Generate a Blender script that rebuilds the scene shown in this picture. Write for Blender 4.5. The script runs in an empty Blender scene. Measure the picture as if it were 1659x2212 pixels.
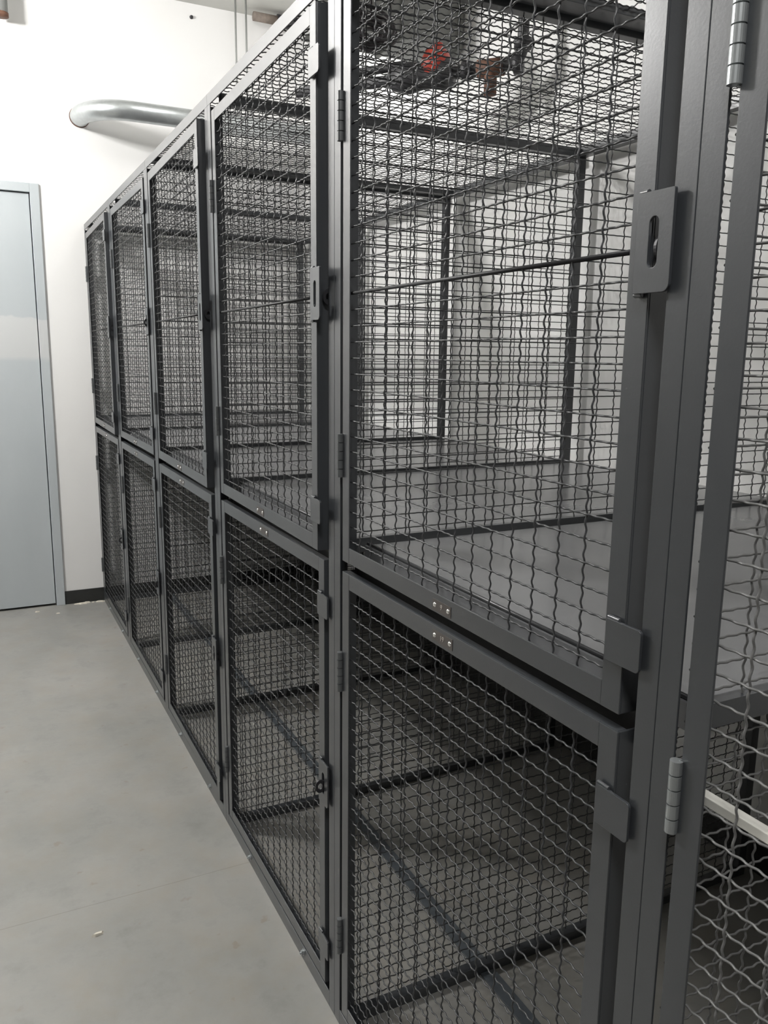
import bpy, math, random
import numpy as np
from mathutils import Matrix, Vector

sc = bpy.context.scene
COL = sc.collection
PI = math.pi

# ---------------------------------------------------------------- camera
F_PX, IW = 1770.34, 1659.0
YAW, PITCH, ROLL = 0.4666, 0.1897, 0.0117
CAM = Vector((-0.67262, 0.0, 1.55889))


def make_camera():
    cy, sy, cp, sp = math.cos(YAW), math.sin(YAW), math.cos(PITCH), math.sin(PITCH)
    f = Vector((sy * cp, cy * cp, -sp))
    r = Vector((cy, -sy, 0))
    u = r.cross(f)
    cr, sr = math.cos(ROLL), math.sin(ROLL)
    r2 = r * cr + u * sr
    u2 = u * cr - r * sr
    cd = bpy.data.cameras.new('camera')
    cam = bpy.data.objects.new('camera', cd)
    COL.objects.link(cam)
    m = Matrix((r2, u2, -f)).transposed().to_4x4()
    m.translation = CAM
    cam.matrix_world = m
    cd.sensor_fit = 'HORIZONTAL'
    cd.sensor_width = 36.0
    cd.lens = F_PX / IW * 36.0
    cd.clip_start = 0.02
    cd.clip_end = 60
    sc.camera = cam


make_camera()

# ---------------------------------------------------------------- world, exposure, lamps
sc.view_settings.view_transform = 'Standard'
sc.view_settings.look = 'None'
sc.view_settings.gamma = 1.0
sc.view_settings.use_curve_mapping = False
sc.view_settings.exposure = 0.10
w = bpy.data.worlds.new('world')
sc.world = w
w.use_nodes = True
w.node_tree.nodes['Background'].inputs[0].default_value = (0.9, 0.95, 1.0, 1)
w.node_tree.nodes['Background'].inputs[1].default_value = 0.02
GLOBES = [  # hanging globe lamps: x, y, z, radius, watts, label
    (-1.80, 3.85, 3.30, 0.14, 1100.0, 'round white globe lamp hanging over the aisle by the grey door'),
    (0.62, 4.15, 3.36, 0.10, 34.0, 'small unseen globe fill lamp added above the farthest locker bays'),  # added fill light for the dim far upper bays; no lamp seen there
]
LAMPS = [  # x, y, z, size x, size y, watts
    (-0.75, -0.20, 3.36, 0.60, 0.28, 55.0),
]
LAMP_TINT = (1.0, 0.99, 0.975)

# ---------------------------------------------------------------- layout
Y0, W = 0.6408, 0.92825          # first seam, bay pitch
H = 2.286
D = 1.352                        # depth of the cages
X_WALL, Y_WALL = 1.392, 5.296
X_LEFT, Y_BACK, Z_CEIL = -4.2, -4.2, 3.59
PW = 0.031                       # width of one post angle
T = 0.003
PITCH_A, PITCH_B = 0.0516, 0.0309
SHELF_Z = 1.166


def P(i):
    return Y0 + i * W


# ---------------------------------------------------------------- materials
def nodes_of(name):
    m = bpy.data.materials.new(name)
    m.use_nodes = True
    nt = m.node_tree
    return m, nt, nt.nodes['Principled BSDF']


def ramp(nt, src, stops):
    r = nt.nodes.new('ShaderNodeValToRGB')
    while len(r.color_ramp.elements) < len(stops):
        r.color_ramp.elements.new(0.5)
    for e, (p, c) in zip(r.color_ramp.elements, stops):
        e.position = p
        e.color = (*c, 1)
    nt.links.new(src, r.inputs[0])
    return r.outputs[0]


def noise(nt, scale, detail=4, rough=0.55, stretch=None):
    tc = nt.nodes.new('ShaderNodeTexCoord')
    n = nt.nodes.new('ShaderNodeTexNoise')
    n.inputs['Scale'].default_value = scale
    n.inputs['Detail'].default_value = detail
    n.inputs['Roughness'].default_value = rough
    src = tc.outputs['Object']
    if stretch:
        mp = nt.nodes.new('ShaderNodeMapping')
        mp.inputs['Scale'].default_value = stretch
        nt.links.new(src, mp.inputs[0])
        src = mp.outputs[0]
    nt.links.new(src, n.inputs['Vector'])
    return n.outputs['Fac']


def bump(nt, b, src, strength, dist):
    bp = nt.nodes.new('ShaderNodeBump')
    bp.inputs['Strength'].default_value = strength
    bp.inputs['Distance'].default_value = dist
    nt.links.new(src, bp.inputs['Height'])
    nt.links.new(bp.outputs[0], b.inputs['Normal'])


def simple(name, col, rough=0.5, metal=0.0, vary=0.0, vscale=8, bmp=0, bscale=60, bdist=0.001, spec=0.5):
    m, nt, b = nodes_of(name)
    b.inputs['Roughness'].default_value = rough
    b.inputs['Metallic'].default_value = metal
    b.inputs['Specular IOR Level'].default_value = spec
    if vary:
        lo = tuple(c * (1 - vary) for c in col)
        hi = tuple(min(1, c * (1 + vary)) for c in col)
        nt.links.new(ramp(nt, noise(nt, vscale), [(0.3, lo), (0.7, hi)]), b.inputs['Base Color'])
    else:
        b.inputs['Base Color'].default_value = (*col, 1)
    if bmp:
        bump(nt, b, noise(nt, bscale, 3), bmp, bdist)
    return m


M = {}
M['steel'] = simple('grey_powder_coat', (0.034, 0.0370, 0.041), 0.33, vary=0.06, vscale=5, bmp=0.25, bscale=260, bdist=0.0004, spec=0.6)
M['wire'] = simple('grey_coated_wire', (0.037, 0.038, 0.040), 0.36, vary=0.10, vscale=30, spec=0.45)
M['shelf'] = simple('grey_sheet_steel', (0.17, 0.173, 0.178), 0.22, vary=0.06, vscale=3, bmp=0.12, bscale=14, bdist=0.002, spec=0.6)
M['galv'] = simple('zinc_plated_steel', (0.52, 0.545, 0.55), 0.36, metal=0.85, vary=0.08, vscale=25)
M['hinge'] = simple('painted_hinge_steel', (0.10, 0.105, 0.108), 0.36, metal=0.3, vary=0.15, vscale=30)
M['zinc_hinge'] = simple('zinc_hinge', (0.36, 0.38, 0.385), 0.42, metal=0.8, vary=0.08, vscale=25)
M['rod'] = simple('dark_round_bar', (0.012, 0.012, 0.013), 0.5, spec=0.3)
M['bar'] = simple('blue_grey_flat_bar', (0.075, 0.085, 0.095), 0.4)
M['rivet'] = simple('bright_rivet_aluminium', (0.80, 0.79, 0.76), 0.25, metal=0.9)
M['plate'] = simple('stamped_tag_brownish', (0.065, 0.056, 0.050), 0.45)
M['digit'] = simple('stamped_digit_silver', (0.42, 0.38, 0.35), 0.35, metal=0.3)
M['staple'] = simple('black_oxide_steel', (0.03, 0.03, 0.033), 0.4, metal=0.3)
M['pipe_black'] = simple('black_iron_pipe', (0.028, 0.027, 0.030), 0.5, vary=0.3, vscale=20)
M['brown'] = simple('rusty_brown_fitting', (0.13, 0.060, 0.036), 0.7, vary=0.35, vscale=30)
M['red'] = simple('red_enamel', (0.55, 0.060, 0.035), 0.45, vary=0.15, vscale=20)
M['duct_grey'] = simple('dull_grey_duct_sheet', (0.24, 0.245, 0.235), 0.55, metal=0.2, vary=0.12, vscale=3)
M['black_base'] = simple('black_vinyl_base', (0.020, 0.021, 0.020), 0.45, vary=0.3, vscale=12)
M['pale_strip'] = simple('pale_plastic_strip', (0.66, 0.65, 0.60), 0.45)
M['wire_lit'] = simple('lit_grey_wire', (0.11, 0.11, 0.108), 0.38, vary=0.10, vscale=30, spec=0.5)  # grey wire lightened in colour to stand for brighter light on the nearest bay
M['sleeve'] = simple('faded_brown_sleeve', (0.20, 0.165, 0.14), 0.8, vary=0.3, vscale=20)
M['chip'] = simple('dried_plaster_crumbs', (0.62, 0.58, 0.50), 0.9)
M['cable'] = simple('dark_cable_jacket', (0.030, 0.024, 0.028), 0.5)

_b = M['steel'].node_tree.nodes['Principled BSDF']
_b.inputs['Coat Weight'].default_value = 0.3
_b.inputs['Coat Roughness'].default_value = 0.22


def mat_wall():
    m, nt, b = nodes_of('white_wall_paint')
    c = ramp(nt, noise(nt, 1.6, 5), [(0.25, (0.76, 0.75, 0.735)), (0.75, (0.80, 0.795, 0.785))])
    nt.links.new(c, b.inputs['Base Color'])
    b.inputs['Roughness'].default_value = 0.6
    bump(nt, b, noise(nt, 90, 3), 0.08, 0.001)
    return m


def mat_ceiling():
    m, nt, b = nodes_of('ceiling_concrete')
    c = ramp(nt, noise(nt, 2.2, 6), [(0.3, (0.52, 0.52, 0.49)), (0.7, (0.62, 0.615, 0.58))])
    nt.links.new(c, b.inputs['Base Color'])
    b.inputs['Roughness'].default_value = 0.85
    return m


def mat_floor():
    m, nt, b = nodes_of('worn_concrete')
    mix = nt.nodes.new('ShaderNodeMix')
    mix.data_type = 'RGBA'
    mix.blend_type = 'MULTIPLY'
    mix.inputs['Factor'].default_value = 1.0
    c1 = ramp(nt, noise(nt, 1.7, 9, 0.68), [(0.30, (0.208, 0.207, 0.196)), (0.50, (0.252, 0.248, 0.233)), (0.70, (0.292, 0.285, 0.266))])
    c2 = ramp(nt, noise(nt, 7.0, 8, 0.7), [(0.28, (0.84, 0.84, 0.84)), (0.46, (1, 1, 1)), (0.70, (1.0, 0.955, 0.90))])
    nt.links.new(c1, mix.inputs[6])
    nt.links.new(c2, mix.inputs[7])
    # a few rust / dirt flecks
    mix2 = nt.nodes.new('ShaderNodeMix')
    mix2.data_type = 'RGBA'
    fl = ramp(nt, noise(nt, 16, 3, 0.5), [(0.68, (0, 0, 0)), (0.73, (0.45, 0.45, 0.45))])
    nt.links.new(fl, mix2.inputs['Factor'])
    nt.links.new(mix.outputs[2], mix2.inputs[6])
    mix2.inputs[7].default_value = (0.19, 0.15, 0.12, 1)
    # hairline saw joint across the aisle at one place
    tc = nt.nodes.new('ShaderNodeTexCoord')
    sp = nt.nodes.new('ShaderNodeSeparateXYZ')
    nt.links.new(tc.outputs['Object'], sp.inputs[0])
    sub = nt.nodes.new('ShaderNodeMath'); sub.operation = 'SUBTRACT'
    nt.links.new(sp.outputs[1], sub.inputs[0]); sub.inputs[1].default_value = 2.24
    ab = nt.nodes.new('ShaderNodeMath'); ab.operation = 'ABSOLUTE'
    nt.links.new(sub.outputs[0], ab.inputs[0])
    lt = nt.nodes.new('ShaderNodeMath'); lt.operation = 'LESS_THAN'
    nt.links.new(ab.outputs[0], lt.inputs[0]); lt.inputs[1].default_value = 0.0016
    ml = nt.nodes.new('ShaderNodeMath'); ml.operation = 'MULTIPLY'
    nt.links.new(lt.outputs[0], ml.inputs[0]); ml.inputs[1].default_value = 0.35
    mix3 = nt.nodes.new('ShaderNodeMix')
    mix3.data_type = 'RGBA'
    nt.links.new(ml.outputs[0], mix3.inputs['Factor'])
    nt.links.new(mix2.outputs[2], mix3.inputs[6])
    mix3.inputs[7].default_value = (0.11, 0.095, 0.08, 1)
    nt.links.new(mix3.outputs[2], b.inputs['Base Color'])
    b.inputs['Roughness'].default_value = 0.40
    bump(nt, b, noise(nt, 40, 5), 0.12, 0.002)
    return m


def mat_door():
    m, nt, b = nodes_of('pale_blue_grey_door_paint')
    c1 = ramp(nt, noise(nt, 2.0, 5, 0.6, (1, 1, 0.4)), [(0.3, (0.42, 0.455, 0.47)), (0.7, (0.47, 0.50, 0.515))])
    # a lighter patch across the leaf
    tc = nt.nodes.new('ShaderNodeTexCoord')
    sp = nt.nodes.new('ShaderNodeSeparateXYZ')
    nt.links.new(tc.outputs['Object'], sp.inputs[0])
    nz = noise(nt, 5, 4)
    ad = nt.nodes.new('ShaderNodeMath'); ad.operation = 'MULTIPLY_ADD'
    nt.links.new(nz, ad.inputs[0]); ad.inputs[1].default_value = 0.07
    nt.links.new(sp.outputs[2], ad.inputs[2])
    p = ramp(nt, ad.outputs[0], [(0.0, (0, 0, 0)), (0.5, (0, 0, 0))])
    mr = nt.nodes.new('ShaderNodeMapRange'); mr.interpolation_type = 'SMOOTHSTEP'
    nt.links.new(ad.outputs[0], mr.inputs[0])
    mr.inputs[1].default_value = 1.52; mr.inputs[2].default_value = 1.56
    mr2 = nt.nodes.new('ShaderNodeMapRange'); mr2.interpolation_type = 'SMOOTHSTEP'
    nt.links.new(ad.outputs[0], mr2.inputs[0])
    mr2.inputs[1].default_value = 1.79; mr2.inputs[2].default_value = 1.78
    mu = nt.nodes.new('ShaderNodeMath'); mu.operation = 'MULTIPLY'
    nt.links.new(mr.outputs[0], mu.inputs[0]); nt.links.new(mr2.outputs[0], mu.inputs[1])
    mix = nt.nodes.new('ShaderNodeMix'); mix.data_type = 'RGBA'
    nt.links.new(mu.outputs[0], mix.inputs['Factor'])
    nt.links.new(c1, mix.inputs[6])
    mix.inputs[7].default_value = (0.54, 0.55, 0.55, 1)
    nt.links.new(mix.outputs[2], b.inputs['Base Color'])
    b.inputs['Roughness'].default_value = 0.45
    return m


M['wall'] = mat_wall()
M['wall_dim'] = simple('grey_block_wall', (0.20, 0.20, 0.19), 0.8, vary=0.1, vscale=3)
M['ceiling'] = mat_ceiling()
M['floor'] = mat_floor()
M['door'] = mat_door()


def emissive(name, col, s):
    m, nt, b = nodes_of(name)
    b.inputs['Emission Color'].default_value = (*col, 1)
    b.inputs['Emission Strength'].default_value = s
    b.inputs['Base Color'].default_value = (0.8, 0.8, 0.8, 1)
    return m


# ---------------------------------------------------------------- mesh building
class MB:
    def __init__(self):
        self.v = []
        self.f = []
        self.mi = []
        self.n = 0

    def add(self, verts, faces, mi=0):
        self.v.append(np.asarray(verts, float))
        self.f.extend([tuple(int(i) + self.n for i in fc) for fc in faces])
        self.mi.extend([mi] * len(faces))
        self.n += len(verts)

    def box(self, x0, x1, y0, y1, z0, z1, mi=0):
        v = [(x, y, z) for x in (x0, x1) for y in (y0, y1) for z in (z0, z1)]
        f = [(0, 1, 3, 2), (4, 6, 7, 5), (0, 4, 5, 1), (2, 3, 7, 6), (0, 2, 6, 4), (1, 5, 7, 3)]
        self.add(v, f, mi)

    def tube(self, pts, r, n=12, cap=True, mi=0):
        pts = np.asarray(pts, float)
        N = len(pts)
        rs = np.full(N, r) if np.isscalar(r) else np.asarray(r, float)
        tan = np.gradient(pts, axis=0)
        tan /= np.linalg.norm(tan, axis=1)[:, None] + 1e-12
        a = np.array([0, 0, 1.0]) if abs(tan[0][2]) < 0.9 else np.array([1.0, 0, 0])
        u = np.cross(tan[0], a); u /= np.linalg.norm(u)
        ring = []
        th = np.linspace(0, 2 * PI, n, endpoint=False)
        for i in range(N):
            u = u - tan[i] * u.dot(tan[i]); u /= np.linalg.norm(u)
            v = np.cross(tan[i], u)
            ring.append(pts[i] + rs[i] * (np.cos(th)[:, None] * u + np.sin(th)[:, None] * v))
        vv = np.concatenate(ring)
        f = []
        for i in range(N - 1):
            for j in range(n):
                k = (j + 1) % n
                f.append((i * n + j, i * n + k, (i + 1) * n + k, (i + 1) * n + j))
        if cap:
            f.append(tuple(range(n))[::-1])
            f.append(tuple((N - 1) * n + j for j in range(n)))
        self.add(vv, f, mi)

    def prism(self, outline, x0, x1, mi=0):
        """outline of (y, z) pairs extruded along x"""
        n = len(outline)
        v = [(x0, y, z) for y, z in outline] + [(x1, y, z) for y, z in outline]
        f = [tuple(range(n)), tuple(range(n, 2 * n))[::-1]]
        f += [(i, i + n, (i + 1) % n + n, (i + 1) % n) for i in range(n)]
        self.add(v, f, mi)

    def ring_prism(self, outer, inner, x0, x1, mi=0):
        n = len(outer)
        v = [(x0, *p) for p in outer] + [(x0, *p) for p in inner] + [(x1, *p) for p in outer] + [(x1, *p) for p in inner]
        f = []
        for i in range(n):
            k = (i + 1) % n
            f += [(i, k, n + k, n + i), (2 * n + i, 3 * n + i, 3 * n + k, 2 * n + k),
                  (i, 2 * n + i, 2 * n + k, k), (n + i, n + k, 3 * n + k, 3 * n + i)]
        self.add(v, f, mi)

    def mesh(self, name, mats, smooth=False):
        me = bpy.data.meshes.new(name)
        me.from_pydata(np.concatenate(self.v).tolist(), [], self.f)
        for m in (mats if isinstance(mats, (list, tuple)) else [mats]):
            me.materials.append(m)
        if any(self.mi):
            me.polygons.foreach_set('material_index', self.mi)
        if smooth:
            me.polygons.foreach_set('use_smooth', [True] * len(me.polygons))
        me.validate()
        me.update()
        import bmesh
        if not smooth or len(me.polygons) < 20000:
            bm = bmesh.new(); bm.from_mesh(me)
            bmesh.ops.recalc_face_normals(bm, faces=bm.faces)
            bm.to_mesh(me); bm.free()
        return me


def link(name, me, parent=None, loc=(0, 0, 0), rotz=0.0, bevel=0.0):
    o = bpy.data.objects.new(name, me)
    COL.objects.link(o)
    o.location = loc
    o.rotation_euler = (0, 0, rotz)
    if parent:
        o.parent = parent
    if bevel:
        b = o.modifiers.new('bevel', 'BEVEL')
        b.width = bevel
        b.segments = 2
        b.limit_method = 'ANGLE'
    return o


def tag(o, label=None, cat=None, group=None, kind=None):
    if label: o['label'] = label
    if cat: o['category'] = cat
    if group: o['group'] = group
    if kind: o['kind'] = kind
    return o


def empty(name, loc, **k):
    o = bpy.data.objects.new(name, None)
    COL.objects.link(o)
    o.location = loc
    o.empty_display_size = 0.1
    return tag(o, **k)


# ---------------------------------------------------------------- the setting
def structure():
    b = MB(); b.box(X_LEFT - .1, X_WALL + .1, Y_BACK - .1, Y_WALL + .1, -0.1, 0.0)
    tag(link('floor', b.mesh('floor', M['floor'])), kind='structure')
    b = MB(); b.box(X_LEFT - .1, X_WALL + .1, Y_BACK - .1, Y_WALL + .1, Z_CEIL, Z_CEIL + .1)
    tag(link('ceiling', b.mesh('ceiling', M['ceiling'])), kind='structure')
    b = MB(); b.box(X_WALL, X_WALL + .1, Y_BACK, Y_WALL + .1, 0, Z_CEIL)
    tag(link('wall_right', b.mesh('wall_right', M['wall'])), kind='structure')
    b = MB(); b.box(X_LEFT - .1, X_LEFT, Y_BACK, Y_WALL + .1, 0, Z_CEIL)
    tag(link('wall_left', b.mesh('wall_left', M['wall_dim'])), kind='structure')
    b = MB(); b.box(X_LEFT, X_WALL, Y_BACK - .1, Y_BACK, 0, Z_CEIL)
    tag(link('wall_back', b.mesh('wall_back', M['wall_dim'])), kind='structure')
    # far wall with the door opening
    dx1, dx0, dz = -0.232, -1.254, 2.490
    b = MB()
    b.box(dx1, X_WALL, Y_WALL, Y_WALL + .12, 0, Z_CEIL)
    b.box(X_LEFT, dx0, Y_WALL, Y_WALL + .12, 0, Z_CEIL)
    b.box(dx0, dx1, Y_WALL, Y_WALL + .12, dz, Z_CEIL)
    tag(link('wall_far', b.mesh('wall_far', M['wall'])), kind='structure')
    # door: frame, leaf
    root = tag(empty('door_1', ((dx0 + dx1) / 2, Y_WALL, 0)), kind='structure')
    ox, oy = -(dx0 + dx1) / 2, -Y_WALL
    fw = 0.050
    b = MB()
    for a0, a1 in ((dx1 - fw, dx1), (dx0, dx0 + fw)):
        b.box(a0 + ox, a1 + ox, -0.012, 0.11, 0, dz)
    b.box(dx0 + fw + ox, dx1 - fw + ox, -0.012, 0.11, dz - fw, dz)
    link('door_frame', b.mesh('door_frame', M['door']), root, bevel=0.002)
    b = MB()
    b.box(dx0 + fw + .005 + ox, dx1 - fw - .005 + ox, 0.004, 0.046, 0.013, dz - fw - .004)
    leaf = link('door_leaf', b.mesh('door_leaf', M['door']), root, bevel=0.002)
    b = MB()
    b.tube([(dx0 + fw + .07 + ox, 0.004, 1.0), (dx0 + fw + .07 + ox, -0.055, 1.0)], 0.011)
    b.tube([(dx0 + fw + .07 + ox, -0.055, 1.0), (dx0 + fw + .19 + ox, -0.055, 1.0)], 0.009)
    link('door_handle', b.mesh('door_handle', M['galv'], True), leaf)
    # dark sheet standing in for the unlit void behind the leaf
    b = MB(); b.box(dx0 + ox, dx1 + ox, 0.112, 0.118, 0, dz)
    link('door_void_sheet', b.mesh('door_void_sheet', M['black_base']), root)
    # baseboards
    b = MB(); b.box(dx1 + .001, X_WALL - .006, Y_WALL - .005, Y_WALL, 0, 0.085)
    tag(link('baseboard_far', b.mesh('baseboard_far', M['black_base']), bevel=0.002), kind='structure')
    b = MB(); b.box(X_WALL - .005, X_WALL, Y_BACK, Y_WALL - .006, 0, 0.10)
    tag(link('baseboard_right', b.mesh('baseboard_right', M['black_base']), bevel=0.002), kind='structure')


structure()


def lamps():
    for k, (x, y, z, sx, sy, e) in enumerate(LAMPS):
        t = empty('ceiling_lamp', (x, y, z),
                  label='flat white ceiling lamp over the near end of the aisle', cat='lamp')
        b = MB()
        b.box(-sx / 2 - .03, sx / 2 + .03, -sy / 2 - .03, sy / 2 + .03, 0.02, 0.08)
        b.tube([(-.2, 0, .08), (-.2, 0, Z_CEIL - z)], 0.006)
        b.tube([(.2, 0, .08), (.2, 0, Z_CEIL - z)], 0.006)
        link('lamp_housing', b.mesh('lamp_housing', M['pale_strip']), t)
        b = MB(); b.box(-sx / 2, sx / 2, -sy / 2, sy / 2, 0.006, 0.0195)
        link('diffuser', b.mesh('diffuser', emissive('lamp_diffuser', LAMP_TINT, 8.0)), t)
        ld = bpy.data.lights.new('lamp_light', 'AREA')
        ld.shape = 'RECTANGLE'; ld.size = sx; ld.size_y = sy
        ld.energy = e; ld.color = LAMP_TINT
        lo = bpy.data.objects.new('lamp_light', ld)
        COL.objects.link(lo); lo.parent = t; lo.location = (0, 0, 0.003)


lamps()


def globe_lamp(x, y, z, rad, e, label):
    t = empty('globe_lamp', (x, y, z), label=label, cat='lamp')
    b = MB()
    th = np.linspace(0.12, PI - 0.02, 18)
    b.tube([(0, 0, 0.85 * rad * math.cos(a)) for a in th], [0.85 * rad * math.sin(a) for a in th], 28)
    link('bulb', b.mesh('bulb', emissive('lamp_bulb', LAMP_TINT, 8.0), True), t)
    b = MB()
    b.tube([(0, 0, rad * .84), (0, 0, Z_CEIL - z)], 0.012, 14)
    b.tube([(0, 0, Z_CEIL - z - .02), (0, 0, Z_CEIL - z)], 0.05, 20)
    link('lamp_stem', b.mesh('lamp_stem', M['pale_strip'], True), t)
    ld = bpy.data.lights.new('lamp_light', 'POINT')
    ld.energy = e; ld.color = LAMP_TINT; ld.shadow_soft_size = rad
    lo = bpy.data.objects.new('lamp_light', ld)
    COL.objects.link(lo); lo.parent = t


for row in GLOBES:
    globe_lamp(*row)

# ---------------------------------------------------------------- woven wire
WR = 0.00150


def weave(mb, ax_a, ax_b, ax_n, a_lines, b_lines, a_rng, b_rng, origin, n=6, amp=0.00145, cyc=2.5, spc=6):
    """plain wires run along b at each a_lines; multi-crimped wires run along a at each b_lines."""
    A, B, N, O = (np.array(v, float) for v in (ax_a, ax_b, ax_n, origin))
    th = np.linspace(0, 2 * PI, n, endpoint=False)
    pa, pb = PITCH_A, PITCH_B

    def wire(t, run, side, off, pos):
        c = O + pos + np.outer(t, run) + np.outer(off, N)
        ring = (np.cos(th)[:, None] * N + np.sin(th)[:, None] * side) * WR
        v = (c[:, None, :] + ring[None]).reshape(-1, 3)
        K = len(t)
        i = np.arange(K - 1)[:, None] * n
        j = np.arange(n)[None]
        k = (j + 1) % n
        f = np.stack([i + j, i + k, i + n + k, i + n + j], -1).reshape(-1, 4)
        mb.v.append(v)
        mb.f.extend(map(tuple, (f + mb.n).tolist()))
        mb.f.append(tuple(mb.n + q for q in range(n))[::-1])
        mb.f.append(tuple(mb.n + (K - 1) * n + q for q in range(n)))
        mb.mi.extend([0] * (len(f) + 2))
        mb.n += len(v)

    for ka, a in enumerate(a_lines):
        K = int((b_rng[1] - b_rng[0]) / pb * 9) + 2
        t = np.linspace(b_rng[0], b_rng[1], K)
        ph = (t - b_lines[0]) / pb * PI * 3
        s = 1 if ka % 2 == 0 else -1
        wire(t, B, A, s * amp * np.cos(ph), A * a)
    for kb, bq in enumerate(b_lines):
        K = int((a_rng[1] - a_rng[0]) / pa * cyc * spc) + 2
        t = np.linspace(a_rng[0], a_rng[1], K)
        ph = (t - a_lines[0]) / pa * PI * (2 * cyc)
        s = -1 if kb % 2 == 0 else 1
        wire(t, A, B, s * amp * 0.85 * np.cos(ph), B * bq)


# ---------------------------------------------------------------- locker pieces, local frame: x depth, y 0 at the far seam down to -W, z up
HY = -0.0425                 # hinge edge of a door
DW = 0.8285                  # door width
SW = 0.033


def door_frame_mesh(z0, z1, rod=None):
    b = MB()
    # in the door's own frame the hinge edge is y = 0 and the leaf runs to y = -DW
    b.box(0, T, -SW, 0, z0, z1)
    b.box(T, 0.032, -T, 0, z0, z1)
    b.box(0, T, -DW, -DW + SW, z0, z1)
    b.box(T, 0.032, -DW, -DW + T, z0, z1)
    for a, c, fz in ((z0, z0 + SW, z0), (z1 - SW, z1, z1 - T)):
        b.box(0.0002, T, -DW + SW, -SW, a, c)
        b.box(T, 0.017 if (fz > z0 and z1 < 1.2) else 0.032, -DW + T, -T, fz, fz + T)
    return b.mesh('door_frame', M['steel'])


def rod_mesh(z):
    b = MB(); b.tube([(0.0075, -SW + .01, z), (0.0075, -DW + SW - .01, z)], 0.0032, 10)
    return b.mesh('stiffener_rod', M['rod'], True)


def door_wire_mesh(z0, z1, zfirst, mat='wire'):
    mb = MB()
    al = [-0.741 + PITCH_A * k for k in range(14)]
    al = [a for a in al if a < -SW]
    bl = []
    z = zfirst
    while z < z1 - 0.012:
        bl.append(z); z += PITCH_B
    weave(mb, (0, 1, 0), (0, 0, 1), (1, 0, 0), al, bl, (-DW + 0.012, -0.012), (z0 + 0.012, z1 - 0.012), (0.0075, 0, 0))
    return mb.mesh('wire_mesh', M[mat], True)


def arc(cy, cz, r, a0, a1, n=6):
    return [(cy + r * math.cos(math.radians(a0 + (a1 - a0) * i / (n - 1))), cz + r * math.sin(math.radians(a0 + (a1 - a0) * i / (n - 1)))) for i in range(n)]


def tab_mesh(zc):
    """stop tab welded on the free stile, reaching over the post"""
    y0, y1, h = -DW + 0.024, -DW - 0.034, 0.026
    r = 0.006
    o = [(y0, zc - h), (y0, zc + h)] + arc(y1 + r, zc + h - r, r, 90, 180) + arc(y1 + r, zc - h + r, r, 180, 270)
    b = MB(); b.prism(o, -0.0075, -0.0035)
    # weld bead under the corner
    b.box(-0.0036, 0.0, -DW + 0.002, y0, zc - h + 0.002, zc + h - 0.002)
    b.tube([(-0.004, -DW + .004, zc + h + .001), (-0.004, y0, zc + h + .001)], 0.0028, 8)
    return b.mesh('stop_tab', M['steel'])


def latch_mesh(zc):
    yc = -DW - 0.0105
    hw, hh, r = 0.0265, 0.0525, 0.009
    o = []
    n = 9
    o += arc(yc + hw - .001, zc + hh - .001, .001, 0, 90, n)
    o += arc(yc - hw + .002, zc + hh - .002, .002, 90, 180, n)
    o += arc(yc - hw + r, zc - hh + r, r, 180, 270, n)
    o += arc(yc + hw - .001, zc - hh + .001, .001, 270, 360, n)
    sw, sh = 0.0068, 0.0265
    i = []
    i += arc(yc, zc + sh - sw, sw, 0, 90, n)
    i += arc(yc, zc + sh - sw, sw, 90, 180, n)
    i += arc(yc, zc - sh + sw, sw, 180, 270, n)
    i += arc(yc, zc - sh + sw, sw, 270, 360, n)
    b = MB(); b.ring_prism(o, i, -0.0085, -0.0045)
    b.box(-0.0045, 0, -DW + .003, yc + hw - .002, zc - hh + .003, zc + hh - .003)
    b.tube([(-0.004, -DW + .004, zc + hh + .001), (-0.004, yc + hw, zc + hh + .001)], 0.0032, 8)
    b.tube([(-0.004, -DW + .004, zc - hh - .001), (-0.004, yc + hw, zc - hh - .001)], 0.0032, 8)
    return b.mesh('latch_plate', M['steel'])


def hinge_mesh(zc, mat, r=0.0066, h=0.090):
    b = MB()
    k = 5
    for j in range(k):
        a = zc - h / 2 + h * j / k
        b.tube([(-0.0035, 0.0038, a + .0008), (-0.0035, 0.0038, a + h / k - .0008)], r, 20)
    b.tube([(-0.0035, 0.0038, zc - h / 2 + .001), (-0.0035, 0.0038, zc + h / 2 - .001)], r * 0.72, 16)
    b.box(-0.001, 0.0285, 0.0008, 0.0026, zc - h / 2, zc + h / 2)
    me = b.mesh('hinge', mat)
    return me


def text_tris(s, size):
    cu = bpy.data.curves.new('t', 'FONT')
    cu.body = s; cu.size = size; cu.extrude = 0.0005
    cu.align_x = 'CENTER'; cu.align_y = 'CENTER'
    o = bpy.data.objects.new('t', cu)
    COL.objects.link(o)
    bpy.context.view_layer.update()
    me = o.evaluated_get(bpy.context.evaluated_depsgraph_get()).to_mesh()
    v = [tuple(q.co) for q in me.vertices]
    f = [tuple(p.vertices) for p in me.polygons]
    o.to_mesh_clear()
    bpy.data.objects.remove(o)
    bpy.data.curves.remove(cu)
    return v, f


def number_plate_mesh(y, z, digits, half):
    b = MB()
    b.box(-0.0007, 0.0, y - half, y + half, z - 0.0095, z + 0.0095)
    if digits:
        v, f = text_tris(digits, 0.0125)
        # text x runs along -y (read from the aisle), faces -x
        vv = [(-0.0011 - p[2], y - p[0], z + p[1]) for p in v]
        b.add(vv, f, 1)
    return b.mesh('number_plate', [M['plate'], M['digit']])


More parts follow.
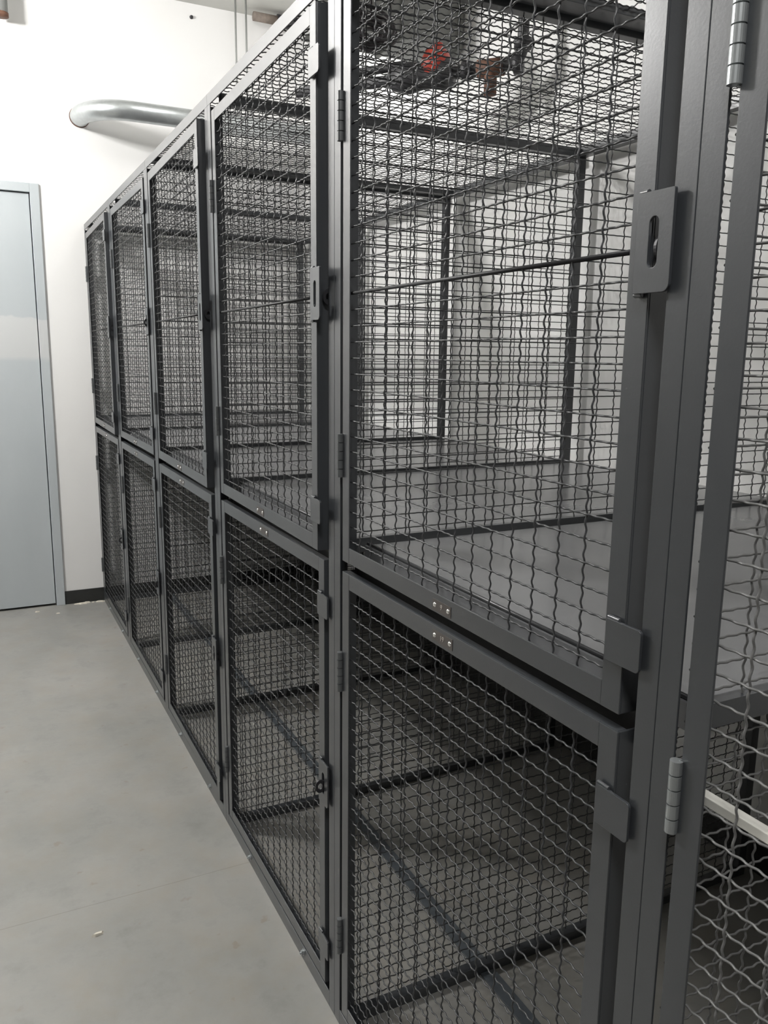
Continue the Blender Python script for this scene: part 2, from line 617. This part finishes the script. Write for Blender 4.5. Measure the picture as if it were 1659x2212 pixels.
def rivet_mesh(y, z, r=0.0045):
    b = MB()
    n = 16
    prof = [(0.0, r), (-0.0012, r * 0.95), (-0.0024, r * 0.7), (-0.0030, r * 0.35), (-0.0022, r * 0.16)]
    vs = []
    for x, rr in prof:
        for j in range(n):
            vs.append((x, y + rr * math.cos(2 * PI * j / n), z + rr * math.sin(2 * PI * j / n)))
    f = []
    for i in range(len(prof) - 1):
        for j in range(n):
            k = (j + 1) % n
            f.append((i * n + j, i * n + k, (i + 1) * n + k, (i + 1) * n + j))
    f.append(tuple((len(prof) - 1) * n + j for j in range(n)))
    f.append(tuple(range(n))[::-1])
    b.add(vs, f)
    return b.mesh('rivet', M['rivet'], True)


UZ = (1.135, 2.232)
LZ = (0.045, 1.112)
U_HINGES, L_HINGES, T_HINGES = (2.002, 1.355), (0.888, 0.245), (1.8565, 1.079, 0.30)
U_TABS, L_TABS = (2.122, 1.226), (1.010, 0.157)
U_LATCH, L_LATCH = 1.680, 0.584

ME = {
    'u_frame': door_frame_mesh(*UZ), 'l_frame': door_frame_mesh(*LZ), 't_frame': door_frame_mesh(LZ[0], UZ[1]),
    'u_wire': door_wire_mesh(*UZ, 1.1805), 'l_wire': door_wire_mesh(*LZ, 0.0905), 't_wire': door_wire_mesh(LZ[0], UZ[1], 0.0905, 'wire_lit'),
    'u_rod': rod_mesh(1.6755),
}
for nm, zs, f in (('u_hinge', U_HINGES, 'hinge'), ('l_hinge', L_HINGES, 'hinge'), ('t_hinge', T_HINGES, 'zinc_hinge')):
    for j, z in enumerate(zs):
        ME[f'{nm}{j}'] = hinge_mesh(z, M[f], *((0.0072, 0.088) if nm == 't_hinge' else ()))
for nm, zs in (('u_tab', U_TABS), ('l_tab', L_TABS)):
    for j, z in enumerate(zs):
        ME[f'{nm}{j}'] = tab_mesh(z)
ME['u_latch'] = latch_mesh(U_LATCH)
ME['l_latch'] = latch_mesh(L_LATCH)


def build_door(root, kind, theta, digits=None):
    pre = {'upper_door': 'u', 'lower_door': 'l', 'tall_door': 't'}[kind]
    d = link(kind, ME[pre + '_frame'], root, (0, HY, 0), -theta, bevel=0.0009)
    link('wire_mesh', ME[pre + '_wire'], d)
    nh = {'u': 2, 'l': 2, 't': 3}[pre]
    for j in range(nh):
        link('hinge', ME[f'{pre}_hinge{j}'], d)
    if pre != 't':
        for j in range(2):
            link('stop_tab', ME[f'{pre}_tab{j}'], d, bevel=0.0006)
        link('latch_plate', ME[pre + '_latch'], d, bevel=0.0006)
        if pre == 'u':
            link('stiffener_rod', ME['u_rod'], d)
        y = -0.408 if pre == 'u' else -0.412
        z = 1.1485 if pre == 'u' else 1.0952
        half = 0.0215 if pre == 'u' else 0.0245
        link('number_plate', number_plate_mesh(y, z, digits, half + 0.008), d)
        for s in (-1, 1):
            me = rivet_mesh(y + s * half, z)
            tag(link('rivet', me, d), label='bright silver rivet')
    return d


# frame pieces shared by the bays
def post_mesh(far):
    b = MB()
    e = 0.0004
    if far:
        b.box(0, T, -PW, -e, 0, H - 0.032)
        b.box(T, 0.030, -T, -e, 0, H - 0.032)
    else:
        b.box(0, T, -W + e, -W + PW, 0, H - 0.032)
        b.box(T, 0.030, -W + e, -W + T, 0, H - 0.032)
    return b.mesh('post', M['steel'])


def make_parts():
    b = MB()
    b.box(0, T, -W + .0004, -.0004, H - 0.032, H)
    b.box(T, 0.032, -W + .0004, -.0004, H - T, H)
    ME['top_rail'] = b.mesh('top_rail', M['steel'])
    b = MB()
    b.box(0, T, -W + PW, -PW, 0, 0.040)
    b.box(T, 0.040, -W + PW, -PW, 0, T)
    ME['bottom_rail'] = b.mesh('bottom_rail', M['steel'])
    b = MB()
    b.box(D - 0.030, D, -W + .016, -.046, H - 0.032, H)
    ME['back_top_rail'] = b.mesh('back_top_rail', M['steel'])
    b = MB(); b.box(D - 0.029, D, -0.045, -0.017, 0, H)
    ME['back_post'] = b.mesh('back_post', M['steel'])
    # side partition frame: cross rails top, shelf height and floor
    b = MB()
    b.box(0.030, D - .029, -0.044, -0.018, H - 0.032, H - 0.002)
    ME['cross_rail_top'] = b.mesh('cross_rail', M['steel'])
    b = MB()
    b.box(T + .001, D, -0.108, -0.052, H - 0.022, H - .004)
    ME['cross_rail_double'] = b.mesh('cross_rail', M['steel'])
    b = MB(); b.box(0.030, D - .029, -0.034, -0.017, 1.146, 1.1765)
    ME['cross_rail_mid'] = b.mesh('cross_rail', M['steel'])
    b = MB(); b.box(0.030, D - .029, -0.044, -0.018, 0.0, 0.026)
    ME['cross_rail_low'] = b.mesh('cross_rail', M['steel'])
    mb = MB()
    al = [0.055 + PITCH_A * k for k in range(25)]
    bl = [0.045 + PITCH_B * k for k in range(72)]
    weave(mb, (1, 0, 0), (0, 0, 1), (0, 1, 0), al, bl, (0.02, D - .02), (0.012, H - .02), (0, -0.0255, 0), n=5, spc=4)
    ME['partition_mesh'] = mb.mesh('partition_mesh', M['wire'], True)
    ME['partition_mesh_lit'] = mb.mesh('partition_mesh', M['wire_lit'], True)
    mb = MB()
    al = [0.055 + PITCH_A * k for k in range(25)]
    bl = [-W + 0.040 + PITCH_B * k for k in range(29)]
    weave(mb, (1, 0, 0), (0, 1, 0), (0, 0, 1), al, bl, (0.01, D - .005), (-W + .03, -.05), (0, 0, H - 0.009), n=5, spc=4)
    ME['top_mesh'] = mb.mesh('top_mesh', M['wire'], True)
    # shelf with turned-down front lip
    b = MB()
    b.box(0.045, D + .02, -W - .0165, -0.0565, SHELF_Z - 0.002, SHELF_Z)
    b.box(0.045, 0.048, -W - .0165, -0.0565, SHELF_Z - 0.034, SHELF_Z - 0.002)
    ME['shelf'] = b.mesh('shelf', M['shelf'])
    b = MB(); b.box(0.034, 0.0445, -W + PW, -PW, 1.088, SHELF_Z - 0.030)  # added dark bar giving the shaded gap between the doors its black
    ME['gap_shade_bar'] = b.mesh('gap_shade_bar', M['rod'])
    b = MB(); b.tube([(0.052, -W - .016, SHELF_Z + .0035), (0.052, -.058, SHELF_Z + .0035)], 0.0035, 8)
    ME['shelf_edge_rod'] = b.mesh('shelf_edge_rod', M['wire'], True)
    b = MB(); b.box(0.388, 0.428, -W - .017, -.045, 0.0, 0.006)
    ME['floor_bar'] = b.mesh('floor_bar', M['bar'])


def anchor_mesh(y):
    b = MB()
    b.tube([(-0.0012, y, 0.024), (0.0, y, 0.024)], 0.009, 16)
    b.tube([(-0.007, y, 0.024), (-0.0012, y, 0.024)], 0.0062, 6)
    b.tube([(-0.011, y, 0.024), (-0.007, y, 0.024)], 0.003, 10)
    return b.mesh('anchor_bolt', M['zinc_hinge'])


make_parts()
ME['anchor_a'], ME['anchor_b'] = anchor_mesh(-0.269), anchor_mesh(-0.725)
ME['post_far'], ME['post_near'] = post_mesh(True), post_mesh(False)


def staple_mesh(zc, tip):
    """looped staple plate fixed beside the near post; it passes through the latch slot"""
    b = MB()
    y = -W + PW + 0.0155
    n = 9
    cx = tip + 0.010
    outer, inner = [], []
    for a in range(0, 360, 12):
        ca, sa = math.cos(math.radians(a)), math.sin(math.radians(a))
        outer.append((0.016 * ca, 0.012 * sa))
        inner.append((0.0075 * ca, 0.0055 * sa))
    m = len(outer)
    vs = []
    for yy in (y - .002, y + .002):
        for (dz, dx) in outer: vs.append((cx + dx, yy, zc + dz))
        for (dz, dx) in inner: vs.append((cx + dx, yy, zc + dz))
    f = []
    for i in range(m):
        k = (i + 1) % m
        f += [(i, k, m + k, m + i), (2 * m + i, 3 * m + i, 3 * m + k, 2 * m + k),
              (i, 2 * m + i, 2 * m + k, k), (m + i, m + k, 3 * m + k, 3 * m + i)]
    b.add(vs, f)
    b.box(cx + 0.008, 0.024, y - .002, y + .002, zc - .012, zc + .012)
    b.box(0.021, 0.025, -W + T, y + .002, zc - .012, zc + .012)
    return b.mesh('lock_staple', M['staple'])


BAYS = [
    # i, label, upper ajar, lower ajar, digits, staple tips
    (0, 'nearest wire mesh locker bay at right, with one tall full-height door', None, None, None, None),
    (1, 'large two-tier wire mesh locker bay in the middle, second from the camera', 0.0010, 0.0, ('9', '19'), (-0.0045, -0.008)),
    (2, 'two-tier wire mesh locker bay left of the widest one, upper door ajar', 0.0185, 0.0, (None, None), (-0.004, -0.026)),
    (3, 'middle two-tier wire mesh locker bay, third from the far wall', 0.0210, 0.0060, (None, None), (-0.010, -0.014)),
    (4, 'two-tier wire mesh locker bay second from the far wall, both doors shut', 0.0010, 0.0008, (None, None), (-0.018, -0.016)),
    (5, 'farthest two-tier wire mesh locker bay against the far white wall', 0.0177, 0.0003, (None, None), (-0.012, -0.020)),
]


def build_bay(i, label, tu, tl, digits, tips):
    root = empty('wire_mesh_locker', (0, P(i), 0), label=label, cat='locker', group='wire mesh storage lockers in the row')
    link('post', ME['post_far'], root, bevel=0.0008)
    link('post', ME['post_near'], root, bevel=0.0008)
    link('top_rail', ME['top_rail'], root, bevel=0.0008)
    link('bottom_rail', ME['bottom_rail'], root, bevel=0.0008)
    link('back_top_rail', ME['back_top_rail'], root, bevel=0.001)
    link('back_post', ME['back_post'], root, bevel=0.001)
    link('cross_rail', ME['cross_rail_top'], root, bevel=0.001)
    link('cross_rail', ME['cross_rail_mid'], root)
    link('cross_rail', ME['cross_rail_low'], root, bevel=0.001)
    if i % 2 == 1:
        link('cross_rail', ME['cross_rail_double'], root, bevel=0.001)
    link('partition_mesh', ME['partition_mesh_lit' if i == 0 else 'partition_mesh'], root)
    link('top_mesh', ME['top_mesh'], root)
    if i == 0:
        build_door(root, 'tall_door', 0.0)
        b = MB()
        b.box(0.030, 0.044, -W + .04, -0.036, 1.066, 1.0775)
        tag(link('strip', b.mesh('strip', M['pale_strip']), root, bevel=0.001), label='pale strip behind the tall door')
        return root
    link('shelf', ME['shelf'], root)
    link('gap_shade_bar', ME['gap_shade_bar'], root)
    link('shelf_edge_rod', ME['shelf_edge_rod'], root)
    link('floor_bar', ME['floor_bar'], root)
    for k in 'ab':
        tag(link('anchor_bolt', ME['anchor_' + k], root), label='bright zinc anchor bolt')
    build_door(root, 'upper_door', tu, digits[0])
    build_door(root, 'lower_door', tl, digits[1])
    link('lock_staple', staple_mesh(U_LATCH - .005, tips[0]), root)
    link('lock_staple', staple_mesh(L_LATCH - .005, tips[1]), root)
    return root


for row in BAYS:
    build_bay(*row)


# ---------------------------------------------------------------- services above the lockers
def conduit():
    R, r, z = 0.25, 0.053, 2.875
    x0 = 0.010
    pts = [(x0, Y_WALL, z)]
    for t in np.linspace(0, PI / 2, 20):
        pts.append((x0 + R * (1 - math.cos(t)), Y_WALL - .02 - R * math.sin(t), z))
    pts.append((1.38, Y_WALL - .02 - R, z))
    t = empty('duct_pipe', (x0, Y_WALL, z), label='round galvanised pipe bending out of the far wall above the lockers', cat='duct')
    b = MB(); b.tube(np.array(pts) - np.array([x0, Y_WALL, z]), r, 40)
    link('pipe', b.mesh('pipe', M['galv'], True), t)
    b = MB(); b.tube([(0, -0.006, 0), (0, 0, 0)], r + .003, 40)
    tag(link('wall_collar', b.mesh('wall_collar', M['brown'], True), t), label='reddish sealed collar')
    yy = Y_WALL - .02 - R
    for k, x in enumerate((0.862, 0.925)):
        b = MB(); b.tube([(x, yy, z + r - .002), (x, yy, Z_CEIL)], 0.0058, 8)
        tag(link('hanger_rod', b.mesh('hanger_rod', M['duct_grey'], True)),
            label=('left' if k == 0 else 'right') + ' one of two thin steel hanger rods below the ceiling', cat='rod', group='thin hanger rods over the round pipe')


conduit()


def sprinkler():
    e = np.array([1.25, 2.722, 2.623])
    d = np.array([math.sin(math.radians(-40)), math.cos(math.radians(-40)), 0])
    t = empty('sprinkler_pipe', tuple(e), label='black sprinkler pipe with a red valve hanging above the lockers', cat='pipe')

    def at(s, dz=0.0): return tuple(d * s + np.array([0, 0, dz]))
    b = MB()
    b.tube([(0, 0, Z_CEIL - e[2]), (0, 0, 0.06)] + [tuple(d * 0.06 * (1 - math.cos(a)) + np.array([0, 0, 0.06 - 0.06 * math.sin(a)])) for a in np.linspace(0.2, PI / 2, 8)] + [at(0.95)], 0.021, 20)
    link('pipe', b.mesh('pipe', M['pipe_black'], True), t)
    b = MB()
    b.tube([at(0.0), at(0.03)], 0.034, 20); b.tube([(0, 0, .05), (0, 0, .085)], 0.033, 20)
    b.tube([at(0.20), at(0.23)], 0.034, 20)
    link('elbow_collar', b.mesh('elbow_collar', M['pipe_black'], True), t)
    b = MB()
    b.tube([at(0.07), at(0.17)], 0.032, 20)
    b.tube([at(0.12), tuple(d * 0.12 + np.array([0.0, 0, -0.095]))], 0.024, 20)
    tag(link('tee_fitting', b.mesh('tee_fitting', M['brown'], True), t), label='brown tee fitting')
    b = MB()
    b.tube([at(0.27), at(0.30), at(0.33), at(0.39), at(0.45), at(0.52)], [0.045, 0.058, 0.05, 0.046, 0.058, 0.04], 24)
    link('valve_body', b.mesh('valve_body', M['pipe_black'], True), t)
    b = MB()
    cen = d * 0.335 + np.array([0, 0, 0.035])
    b.tube([cen + d * -0.045, cen + d * -0.02, cen + d * 0.03, cen + d * 0.05], [0.042, 0.062, 0.062, 0.04], 24)
    b.tube([cen + np.array([0, 0, .03]), cen + np.array([0, 0, .075])], 0.02, 16)
    tag(link('valve_cover', b.mesh('valve_cover', M['red'], True), t), label='red valve cover')
    b = MB()
    s0, s1 = d * 0.47 + np.array([0, 0, .05]), d * 0.66 + np.array([0, 0, .045])
    b.tube([d * .44 + np.array([0, 0, .03]), s0, s1, d * .70 + np.array([0, 0, 0.0])], 0.017, 14)
    link('bypass_pipe', b.mesh('bypass_pipe', M['pipe_black'], True), t)


sprinkler()


def other_services():
    b = MB(); b.box(0.72, X_WALL - .002, 3.37, 3.62, 2.885, 3.40)
    for x in (0.78, 1.08, 1.36):
        b.box(x, x + .02, 3.36, 3.63, 2.875, 3.41)
    tag(link('rectangular_duct', b.mesh('rectangular_duct', M['duct_grey']), bevel=0.002),
        label='dull grey rectangular duct under the ceiling above the lockers', cat='duct')
    # coil of dark cable hanging in front of the duct
    b = MB()
    rnd = random.Random(4)
    for k in range(12):
        c = np.array([0.79 + rnd.uniform(-.035, .035), 3.06 + rnd.uniform(-.03, .03), 2.755 + rnd.uniform(-.03, .03)])
        rr = 0.075 + rnd.uniform(-.035, .02)
        tilt = rnd.uniform(-.5, .5)
        pts = []
        for a in np.linspace(0, 2 * PI, 30):
            pts.append(c + np.array([rr * math.cos(a), 0.35 * rr * math.sin(a + tilt), 0.75 * rr * math.sin(a)]))
        b.tube(pts, 0.0062, 8, cap=False)
    b.tube([(0.79, 3.06, 2.81), (0.79, 3.06, Z_CEIL)], 0.004, 8)
    tag(link('cable_coil', b.mesh('cable_coil', M['cable'], True)), label='tangled coil of dark cable hanging above the lockers', cat='cable')
    # short pipe end at the far ceiling
    t = empty('ceiling_pipe', (1.10, 5.18, 3.545), label='dark pipe end with brown sleeve where far wall meets ceiling', cat='pipe')
    b = MB(); b.tube([(0.07, 0, 0), (0.29, 0, 0)], 0.036, 24)
    link('pipe', b.mesh('pipe', M['pipe_black'], True), t)
    b = MB(); b.tube([(-0.08, 0, 0), (0.068, 0, 0)], 0.026, 24)
    tag(link('sleeve', b.mesh('sleeve', M['sleeve'], True), t), label='brown sleeve')
    # vertical pipe stub top left
    t = empty('pipe_stub', (-0.368, 5.22, 3.31), label='dark vertical pipe stub above the grey door at top left', cat='pipe')
    b = MB(); b.tube([(0, 0, 0.012), (0, 0, Z_CEIL - 3.31)], 0.034, 24)
    link('pipe', b.mesh('pipe', M['duct_grey'], True), t)
    b = MB(); b.tube([(0, 0, 0), (0, 0, 0.02)], 0.036, 24)
    tag(link('pipe_rim', b.mesh('pipe_rim', M['brown'], True), t), label='reddish brown rim')
    b = MB(); b.tube([(0.674, Y_WALL - .012, 3.515), (0.674, Y_WALL, 3.515)], [0.008, 0.011], 12)
    tag(link('wall_anchor', b.mesh('wall_anchor', M['pipe_black'], True)), label='small dark anchor stub high on the far white wall', cat='anchor')


other_services()


# ---------------------------------------------------------------- crumbs on the floor by the far wall
def crumbs():
    rnd = random.Random(11)
    spots = [(-0.135, 5.262, 0.035), (-0.105, 5.272, 0.028), (-0.165, 5.268, 0.022), (-0.03, 5.268, 0.026),
             (-0.012, 5.262, 0.018), (-0.07, 5.27, 0.014), (-0.29, 5.12, 0.016), (-0.40, 5.20, 0.02), (-0.468, 2.105, 0.022)]
    labs = ['largest pale plaster crumb beside the grey door frame', 'pale plaster crumb right of the largest one by the baseboard',
            'small pale crumb left of the largest one near the frame', 'pale crumb at the foot of the farthest locker post',
            'tiny pale crumb touching the farthest locker corner', 'tiny pale crumb midway along the black baseboard',
            'lone pale fleck on the floor before the door frame', 'pale fleck on the floor just under the grey door', 'flat pale flake alone on the open aisle floor in the foreground']
    for (x, y, s), lb in zip(spots, labs):
        b = MB()
        n = 9
        pts = [(s * (0.5 + rnd.random() * .5) * math.cos(2 * PI * j / n), s * .35 * (0.5 + rnd.random() * .6) * math.sin(2 * PI * j / n)) for j in range(n)]
        top = [(px * .7, py * .7, 0.2 * s + rnd.random() * .12 * s) for px, py in pts]
        v = [(px, py, 0.0) for px, py in pts] + top
        f = [(i, (i + 1) % n, (i + 1) % n + n, i + n) for i in range(n)] + [tuple(range(n, 2 * n)), tuple(range(n))[::-1]]
        b.add(v, f)
        tag(link('plaster_crumb', b.mesh('plaster_crumb', M['chip']), loc=(x, y, 0)), label=lb, cat='debris', group='pale crumbs on the floor by the far wall')


crumbs()
